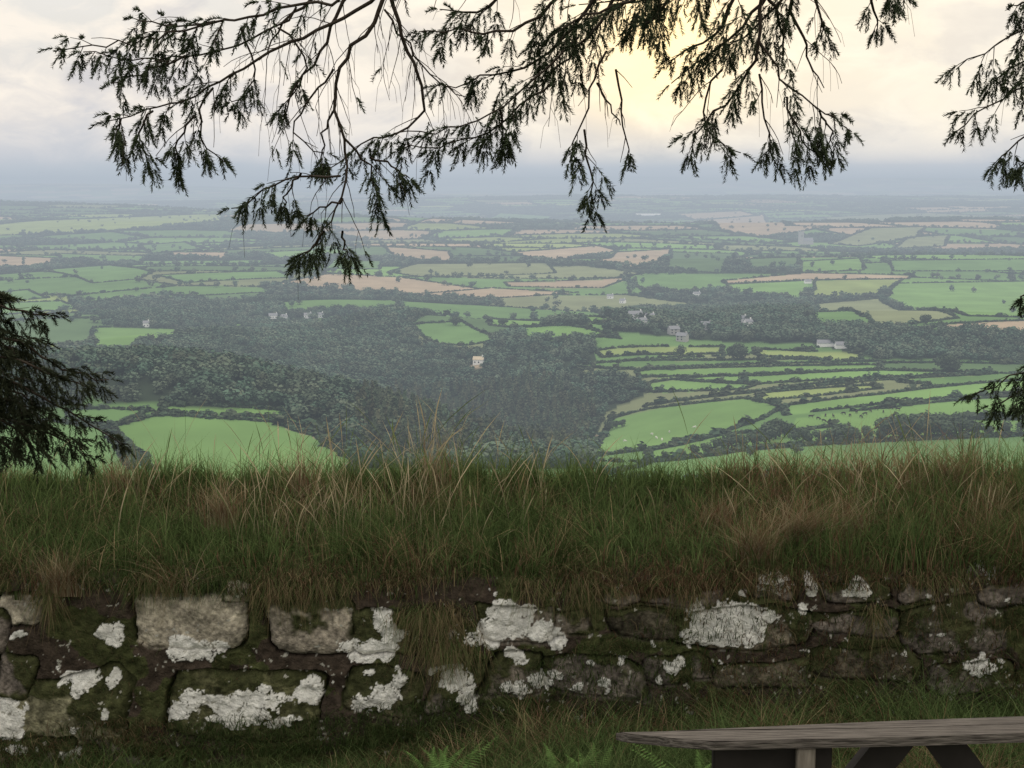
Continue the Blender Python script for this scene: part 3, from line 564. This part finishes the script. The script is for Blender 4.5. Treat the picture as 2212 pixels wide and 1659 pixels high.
def limb(S,pts,depth,leaf=.3,sub=.13,dens=1.,r=.006,d2=None,bare=.13,up=0.):
    d2=depth+.15 if d2 is None else d2
    n=len(pts);w=[P(a,b,depth+(d2-depth)*i/(n-1)) for i,(a,b) in enumerate(pts)]
    q,Ln=spline(w,max(8,int(sum(np.linalg.norm(np.diff(np.array(w),axis=0),axis=1))/.03)))
    q[1:-1]+=rng.normal(size=q[1:-1].shape)*.004
    S.bw.append(tube_np(q,r,.0013))
    m=max(4,int(Ln/.029*dens));side=1
    for i in range(m):
        t=(i+rng.random()*.7)/m;lf=t>=leaf
        if not lf and rng.random()>.5: continue
        p=q[int(t*(len(q)-1))];tg=q[min(len(q)-1,int(t*(len(q)-1))+1)]-q[max(0,int(t*(len(q)-1))-1)];tg/=np.linalg.norm(tg)+1e-9
        side=-side;sv=np.array([tg[2],rng.normal()*.7,-tg[0]])*side
        dr=tg*.75+sv*rng.uniform(.35,.85)+np.array([0,rng.normal()*.25,-.30+up]);dr/=np.linalg.norm(dr)
        L=sub*rng.uniform(.35,1.05)*(1-.62*t) if lf else sub*rng.uniform(.5,1.5)
        k=max(2,int(L/.020));pl=[p]
        dd=dr.copy()
        for _ in range(k):
            dd=dd+np.array([0,0,-.12+up*.3])+rng.normal(size=3)*.10;dd/=np.linalg.norm(dd);pl.append(pl[-1]+dd*L/k)
        pl=np.array(pl);S.bw.append(tube_np(pl,.0011,.0006,4))
        isb=(not lf) or rng.random()<bare
        for j in range(1,k+1):
            tg2=pl[j]-pl[j-1];tg2/=np.linalg.norm(tg2)+1e-9
            for rep in range(3):
                if isb and rng.random()<.86: continue
                if rep==2 and rng.random()<.5: continue
                sgn=1 if rep%2 else -1
                perp=np.array([tg2[2],rng.normal()*.8,-tg2[0]])*sgn
                v=tg2*.45+perp*rng.uniform(.2,.75)+np.array([0,0,-.62+up]);v/=np.linalg.norm(v)
                l=rng.uniform(.024,.048)
                if isb and rng.random()<.75:
                    l*=1.6;S.bw.append(tube_np(np.array([pl[j],pl[j]+v*l*.5,pl[j]+v*l*.5+np.array([v[0]*.4,v[1]*.4,v[2]-.5])*l*.6]),.0006,.0004,3))
                else: S.sh.append((pl[j],v,l))
        if not isb: S.sh.append((pl[-1],dd,rng.uniform(.025,.045)))
    tg=q[-1]-q[-2]
    if leaf<.99: S.sh.append((q[-1],tg/np.linalg.norm(tg),.04))
def build_spruce(S,name,label,base,tint,top=9.):
    e=bpy.data.objects.new(name,None);link(e,label=label,category='tree');e.location=base
    off=np.array(base)
    def tf(bm):
        pr=[(-.3,.2),(0,.17),(.3,.13),(1.5,.115),(3,.10),(5,.075),(top*.8,.04),(top,.01)]
        for (z0,r0),(z1,r1) in zip(pr[:-1],pr[1:]): cyl(bm,(0,0,z0),(0,0,z1),r0,r1,14)
    ob('trunk',bm_mesh('trunk',tf,M_bark),e)
    V=[];F_=[];o=0
    for v,f in S.bw: V.append(v);F_.append(f+o);o+=len(v)
    ob('branches',np_mesh('branches',np.vstack(V)-off,np.vstack(F_),M_bark,smooth=True),e)
    p=np.array([s[0] for s in S.sh]);d=np.array([s[1] for s in S.sh]);l=np.array([s[2] for s in S.sh])
    Vs=[];Cs=[]
    for lo,hi,K in ((0,.036,30),(.036,1,42)):
        m=(l>=lo)&(l<hi);pp=p[m];dd=d[m];ll=l[m];n=len(pp)
        if n==0: continue
        t=(np.arange(K)[None,:]+rng.random((n,K)))/K
        dr=np.array([0,0,-.25])[None,None,:]*(t**2*ll[:,None])[...,None]
        b=pp[:,None,:]+dd[:,None,:]*((.15+.85*t)*ll[:,None])[...,None]+dr
        rv=rng.normal(size=(n,K,3));rv-=(rv*dd[:,None,:]).sum(-1,keepdims=True)*dd[:,None,:];rv/=np.linalg.norm(rv,axis=-1,keepdims=True)
        nl=(.0135*(1-.3*t**4)*rng.uniform(.75,1.15,(n,K)))[...,None]
        tip=b+(rv*.72+dd[:,None,:]*.6)*nl
        wd=np.cross(rv,dd[:,None,:]);wd=wd*.0015
        Vs.append(np.stack([b-wd,b+wd,tip],2).reshape(-1,3)-off)
        ct=np.array(tint)[None,:]*rng.uniform(.5,1.6,n)[:,None];Cs.append(np.repeat(ct,K*3,axis=0))
    V=np.vstack(Vs)
    ob('needles',np_mesh('needles',V,np.arange(len(V)).reshape(-1,3),M_needle,np.vstack(Cs)),e)
    print(name,len(p),'shoots',len(V)//3)
def conn(S,px,py,d,trunk,z,r=.016):
    a=P(px,py,d);b=np.array([trunk[0],trunk[1],z]);m=(a+b)/2+np.array([0,0,.25]);q,_=spline([b,m,a],14);S.bw.append(tube_np(q,r,.005,6))
T1=(2.35,3.9,0.);T2=(-2.45,4.3,0.)
S=Sp()
A_=[([(1050,-60),(800,-20),(640,20),(480,45),(330,85),(220,100),(120,105)],3.5,.38,.13),
 ([(640,15),(560,80),(450,120),(330,130),(230,125),(180,112)],3.6,.35,.12),
 ([(850,-30),(700,60),(590,110),(460,190),(330,240),(230,262)],3.5,.5,.12),
 ([(330,240),(300,285),(290,310),(330,340)],3.5,.1,.1),([(260,258),(250,285),(260,300)],3.5,.1,.07),
 ([(460,190),(420,260),(440,320),(485,350)],3.55,.3,.10),([(420,250),(370,300),(390,340),(385,370)],3.5,.3,.09),
 ([(520,60),(560,140),(540,200),(500,220)],3.7,.3,.1),([(600,60),(680,130),(640,200),(600,240)],3.8,.6,.12),([(480,45),(400,60),(330,50),(290,40)],3.6,.2,.12),([(400,120),(300,160),(240,180)],3.55,.2,.11),
 ([(830,-10),(790,80),(720,150),(720,230),(750,300),(740,420),(700,520),(645,560)],3.4,.8,.10),
 ([(735,380),(650,375),(580,400),(545,435),(500,450)],3.4,.4,.09),([(650,375),(620,410),(610,450)],3.4,.3,.08),
 ([(745,300),(790,350),(820,400),(810,460)],3.45,.3,.09),([(800,340),(860,365),(885,385)],3.45,.1,.08),([(740,430),(700,450),(650,465)],3.4,.3,.08),
 ([(740,500),(750,540),(750,560)],3.4,.1,.07),([(700,500),(670,540),(640,555)],3.4,.1,.07),([(720,150),(650,230),(620,300),(700,330)],3.5,.7,.10),
 ([(840,-20),(870,90),(900,160),(930,220),(900,285),(810,290),(710,365)],3.6,.6,.11),([(720,240),(690,310),(700,360)],3.5,.5,.1),
 ([(830,20),(900,130),(960,190),(1010,210)],3.9,.99,.15),([(700,-20),(600,60),(560,130)],3.9,.99,.15),([(760,-20),(700,100),(640,180),(600,290)],3.8,.99,.16),
 ([(1270,-50),(1150,50),(1050,80),(960,60),(905,68)],3.5,.12,.12),([(1300,-40),(1230,80),(1120,160),(1010,175),(965,185)],3.6,.1,.12),
 ([(1250,80),(1150,180),(1080,235),(960,285),(850,288)],3.5,.05,.12),([(1200,170),(1100,255),(1050,300),(930,315),(860,325)],3.55,.1,.10),
 ([(1350,-40),(1300,40),(1250,110),(1190,160),(1160,190)],3.5,.2,.14),([(1120,-50),(1080,20),(1000,30),(950,20)],3.6,.1,.12),
 ([(1080,240),(1095,290),(1080,320)],3.55,.1,.08),([(1450,-50),(1380,0),(1250,40),(1150,100)],3.4,.1,.13),
 ([(1310,110),(1275,200),(1262,280),(1225,330),(1230,350)],3.45,.7,.08),([(1262,280),(1270,350),(1285,420),(1272,470)],3.45,.2,.08),
 ([(1330,150),(1352,230),(1348,290),(1350,355)],3.5,.8,.04),([(1290,180),(1310,220),(1340,270)],3.5,.99,.06),
 ([(1500,-60),(1430,20),(1370,60),(1330,100)],3.5,.05,.12),([(1600,-50),(1570,60),(1500,110),(1440,140)],3.45,.1,.12),
 ([(1680,-50),(1630,40),(1560,90),(1500,150),(1450,180)],3.5,.3,.13),([(1750,-60),(1680,20),(1620,60),(1560,110)],3.6,.1,.12),([(1400,-60),(1350,10),(1290,30),(1230,60)],3.55,.05,.12),
 ([(1600,-70),(1500,-10),(1400,0),(1250,10)],3.6,.05,.12),
 ([(1650,-40),(1640,80),(1620,160),(1560,230),(1490,290),(1500,340)],3.5,.4,.11),([(1640,90),(1700,190),(1780,245),(1840,285)],3.45,.25,.12),
 ([(1700,210),(1720,290),(1780,350)],3.45,.2,.12),([(1560,150),(1500,240),(1550,310),(1600,330)],3.5,.35,.11),([(1640,160),(1650,280),(1680,360)],3.5,.5,.09),
 ([(1770,240),(1800,280),(1790,310)],3.45,.1,.09),([(1700,-40),(1720,60),(1760,150),(1780,190)],3.7,.99,.1),([(1730,-40),(1780,20),(1770,90)],3.7,.5,.1),
 ([(1880,-60),(1890,20),(1895,65)],3.5,.4,.06),([(1940,-50),(1930,-10),(1920,5)],3.5,.2,.06),([(1650,-20),(1700,60),(1690,120)],3.6,.3,.12),
 ([(2320,20),(2200,70),(2120,115),(2065,150)],3.6,.05,.13),([(2320,130),(2180,205),(2100,255),(2065,285)],3.55,.05,.12),([(2320,230),(2220,290),(2170,330),(2150,360)],3.5,.05,.12),
 ([(2300,-40),(2212,10),(2190,12)],3.5,.2,.08),([(2320,80),(2200,140),(2140,180)],3.6,.05,.12),([(2300,300),(2220,340),(2190,360)],3.6,.1,.1),
 ([(2320,750),(2212,800),(2150,840),(2110,850)],3.6,.1,.09),([(2320,800),(2200,850),(2140,875)],3.6,.1,.08),([(2300,600),(2220,630),(2205,645)],3.6,.2,.07),([(2320,860),(2230,865),(2190,880)],3.6,.1,.08)]
for pts,dp,lf,sb in A_:
    limb(S,pts,dp,lf,sb,r=.005 if pts[0][1]<0 else .0028)
    if pts[0][1]<0 or pts[0][0]>2250: conn(S,pts[0][0],pts[0][1],dp,T1,2.6+rng.random()*1.2 if pts[0][1]<500 else 1.2+rng.random()*.4,.018)
build_spruce(S,'spruce_tree','spruce tree with drooping branches hanging over wall',T1,(.045,.058,.033))
S=Sp()
B_=[([(-150,610),(0,660),(70,678),(125,683)],4.2,.1,.10),([(-150,700),(30,730),(110,785),(170,812),(235,820)],4.2,.05,.11),([(-150,780),(50,830),(140,880),(210,925),(270,965)],4.15,.05,.11),
 ([(-120,595),(-20,620),(10,635)],4.2,.1,.1),([(-150,850),(0,900),(60,950),(100,990)],4.2,.05,.13),([(-150,740),(60,780),(130,820),(185,835)],4.1,.05,.12),([(-150,800),(0,850),(90,910),(160,960)],4.2,.05,.13),([(-150,680),(0,730),(60,775),(100,830)],4.25,.05,.12),([(-150,900),(0,950),(50,990)],4.2,.05,.13),([(-150,620),(-60,690),(0,740),(30,780)],4.3,.05,.12),([(-150,640),(-30,700),(40,728),(80,750)],4.3,.05,.12),
 ([(-150,760),(-20,810),(60,860),(120,920)],4.25,.05,.14),([(-150,820),(-20,880),(110,940),(200,985)],4.3,.05,.13),([(-150,720),(-40,790),(20,850),(50,920)],4.3,.05,.14),([(-150,880),(-30,930),(30,980)],4.3,.05,.14)]
for pts,dp,lf,sb in B_:
    limb(S,pts,dp,lf,sb,1.45,bare=.12,up=.12);conn(S,pts[0][0],pts[0][1],dp,T2,1.4+rng.random()*.7,.018)
build_spruce(S,'spruce_tree','dark spruce tree with low layered drooping branches',T2,(.034,.040,.024),8)
# ------------------------------------------------------------------ bench
M_wood=plain_mat('weathered_plank',(.17,.15,.13),(.045,.038,.033),7,.9,(1.5,26,26),1.);M_dark=plain_mat('dark_timber',(.035,.03,.027),(.02,.017,.015),10);M_post=plain_mat('pale_timber',(.24,.21,.175),(.12,.105,.085),12,.9,(8,8,1))  # panel and braces get a very dark brown, darker than the seat
bench=bpy.data.objects.new('picnic_bench',None);link(bench,label='weathered grey timber bench in front of wall',category='bench');bench.location=(1.,3.5,0)
bo=Vector((1.,3.5,0))
def prism(pts,z0,z1,bev=.003):
    def f(bm):
        a=[bm.verts.new((x-bo.x,y-bo.y,z0)) for x,y in pts];b=[bm.verts.new((x-bo.x,y-bo.y,z1)) for x,y in pts];n=len(pts)
        bm.faces.new(b);bm.faces.new(a[::-1])
        for i in range(n): bm.faces.new([a[i],a[(i+1)%n],b[(i+1)%n],b[i]])
        bmesh.ops.bevel(bm,geom=list(bm.edges),offset=bev,segments=2,affect='EDGES')
    return f
zs=.445
ob('seat',bm_mesh('seat',prism([(.235,3.468),(.27,3.452),(.33,3.443),(.36,3.425),(.455,3.405),(.9,3.435),(2.0,3.53),(2.0,3.60),(.9,3.493)],zs-.022,zs),M_wood),bench)
ob('seat',bm_mesh('seat',prism([(.30,3.478),(.9,3.499),(2.0,3.606),(2.0,3.66),(.9,3.545),(.5,3.495)],zs-.024,zs-.001),M_wood),bench)
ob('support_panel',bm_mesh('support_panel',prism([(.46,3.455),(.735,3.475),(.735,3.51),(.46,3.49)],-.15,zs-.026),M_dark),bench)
ob('leg',bm_mesh('leg',prism([(.645,3.425),(.688,3.43),(.688,3.452),(.645,3.449)],-.15,zs-.025),M_post),bench)
def slat(x0,x1,y):
    def f(bm):
        t=.05;v=[]
        for yy in(y,y+.04):
            v+= [bm.verts.new((x0-bo.x-t,yy-bo.y,-.15)),bm.verts.new((x0-bo.x+t,yy-bo.y,-.15)),bm.verts.new((x1-bo.x+t,yy-bo.y,zs-.027)),bm.verts.new((x1-bo.x-t,yy-bo.y,zs-.027))]
        for fc in [(0,1,2,3),(7,6,5,4),(0,4,5,1),(1,5,6,2),(2,6,7,3),(3,7,4,0)]: bm.faces.new([v[i] for i in fc])
    return f
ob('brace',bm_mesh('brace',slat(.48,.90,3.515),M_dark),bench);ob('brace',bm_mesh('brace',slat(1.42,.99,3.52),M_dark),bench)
ob('leg',bm_mesh('leg',prism([(1.80,3.53),(1.85,3.535),(1.85,3.58),(1.80,3.575)],-.15,zs-.03),M_post),bench)
# ------------------------------------------------------------------ world
w=bpy.data.worlds.new("World");scene.world=w;w.use_nodes=True;nt=w.node_tree;N=nt.nodes;L=nt.links
for n_ in list(N): N.remove(n_)
out=N.new('ShaderNodeOutputWorld');bg=N.new('ShaderNodeBackground');L.new(bg.outputs[0],out.inputs['Surface']);bg.inputs['Strength'].default_value=.1
tc=N.new('ShaderNodeTexCoord');dirv=tc.outputs['Generated'];sx=N.new('ShaderNodeSeparateXYZ');L.new(dirv,sx.inputs[0])
def math_(op,a,b=None,c=None):
    n=N.new('ShaderNodeMath');n.operation=op
    for k,v in enumerate((a,b,c)):
        if v is None: continue
        if isinstance(v,(int,float)): n.inputs[k].default_value=v
        else: L.new(v,n.inputs[k])
    return n.outputs[0]
def mrange(v,a,b,c=0,d=1):
    n=N.new('ShaderNodeMapRange');n.inputs['From Min'].default_value=a;n.inputs['From Max'].default_value=b;n.inputs['To Min'].default_value=c;n.inputs['To Max'].default_value=d;L.new(v,n.inputs['Value']);return n.outputs[0]
def ramp(fac,els):
    r=N.new('ShaderNodeValToRGB');e=r.color_ramp.elements
    while len(e)<len(els): e.new(.5)
    for i,(p,c) in enumerate(els): e[i].position=p;e[i].color=(*c,1)
    L.new(fac,r.inputs[0]);return r.outputs[0]
def mix(f,a,b,bt='MIX'):
    n=N.new('ShaderNodeMix');n.data_type='RGBA';n.blend_type=bt;n.clamp_factor=True
    if isinstance(f,(int,float)): n.inputs[0].default_value=f
    else: L.new(f,n.inputs[0])
    for k,v in ((6,a),(7,b)):
        if isinstance(v,tuple): n.inputs[k].default_value=(*v,1)
        else: L.new(v,n.inputs[k])
    return n.outputs[2]
SAZ=math.radians(5.4);SEL=math.radians(5.0)
sky=N.new('ShaderNodeTexSky');sky.sky_type='NISHITA';sky.sun_disc=False;sky.sun_elevation=math.radians(10);sky.sun_rotation=SAZ
def noise(scale,zs_,loc=(0,0,0),dist=.3,rough=.55):
    mp=N.new('ShaderNodeMapping');mp.inputs['Scale'].default_value=(1,1,zs_);mp.inputs['Location'].default_value=loc;L.new(dirv,mp.inputs['Vector'])
    no=N.new('ShaderNodeTexNoise');no.inputs['Scale'].default_value=scale;no.inputs['Detail'].default_value=10;no.inputs['Roughness'].default_value=rough;no.inputs['Distortion'].default_value=dist;L.new(mp.outputs[0],no.inputs['Vector']);return no.outputs['Fac']
n1_=noise(13,2.2);n2_=noise(22,1.9,(3,1,2),.5,.58)
z=sx.outputs[2];zf=math_('MULTIPLY',math_('ADD',z,math_('MULTIPLY',math_('MULTIPLY',math_('SUBTRACT',n1_,.5),.08),mrange(z,0,.03))),8.)
base_=ramp(zf,[(0,HAZE),(.05,(.50,.555,.62)),(.13,(.58,.61,.66)),(.24,(.68,.68,.70)),(.38,(.81,.77,.735)),(.75,(.80,.78,.74)),(1,(.84,.82,.79))])
cl=mrange(n2_,.42,.60);cb=mrange(n1_,.42,.6)
band=mrange(z,.008,.045)
cf=math_('MULTIPLY',math_('MULTIPLY',cl,.9),band)
col1=mix(cf,base_,(1.0,.92,.82))
dk=math_('MULTIPLY',math_('MULTIPLY',mrange(n1_,.52,.40),mrange(z,.03,.06)),.6)
col1=mix(dk,col1,(.60,.60,.64))
xr=math_('MULTIPLY',mrange(sx.outputs[0],-.02,.25),math_('MULTIPLY',band,math_('ADD',math_('MULTIPLY',cb,.6),.4)))
col1=mix(xr,col1,(1.03,.95,.80))
sv=N.new('ShaderNodeVectorMath');sv.operation='DOT_PRODUCT';L.new(dirv,sv.inputs[0]);sv.inputs[1].default_value=(math.sin(SAZ)*math.cos(SEL),math.cos(SAZ)*math.cos(SEL),math.sin(SEL))
dp_=math_('MAXIMUM',sv.outputs['Value'],0);d1=math_('POWER',dp_,90.);d2=math_('POWER',dp_,900.)
band2=mrange(z,.006,.045)
glow=mix(math_('MULTIPLY',math_('MULTIPLY',d1,.9),band2),col1,mix(cl,(.98,.86,.68),(1.1,1.0,.80)))
g2=mix(math_('MULTIPLY',math_('MULTIPLY',d2,.95),band2),glow,(1.7,1.3,.68))
skyc=N.new('ShaderNodeVectorMath');skyc.operation='SCALE';L.new(sky.outputs[0],skyc.inputs[0]);skyc.inputs['Scale'].default_value=.1
mixs=mix(math_('MULTIPLY',mrange(z,.05,.3),.12),g2,skyc.outputs[0])
zen=mrange(z,.12,.7,10.,18.)
zen=math_('MULTIPLY',zen,1.0)
fin=N.new('ShaderNodeVectorMath');fin.operation='SCALE';L.new(mixs,fin.inputs[0]);L.new(zen,fin.inputs['Scale']);L.new(fin.outputs[0],bg.inputs['Color'])
sl=bpy.data.lights.new('Sun','SUN');sl.energy=1.3;sl.angle=math.radians(12);sl.color=(1,.86,.66);so=bpy.data.objects.new('Sun',sl);scene.collection.objects.link(so)
e_=math.radians(10);dv=Vector((math.sin(SAZ)*math.cos(e_),math.cos(SAZ)*math.cos(e_),math.sin(e_)));so.rotation_euler=dv.to_track_quat('Z','Y').to_euler()
print('DONE')
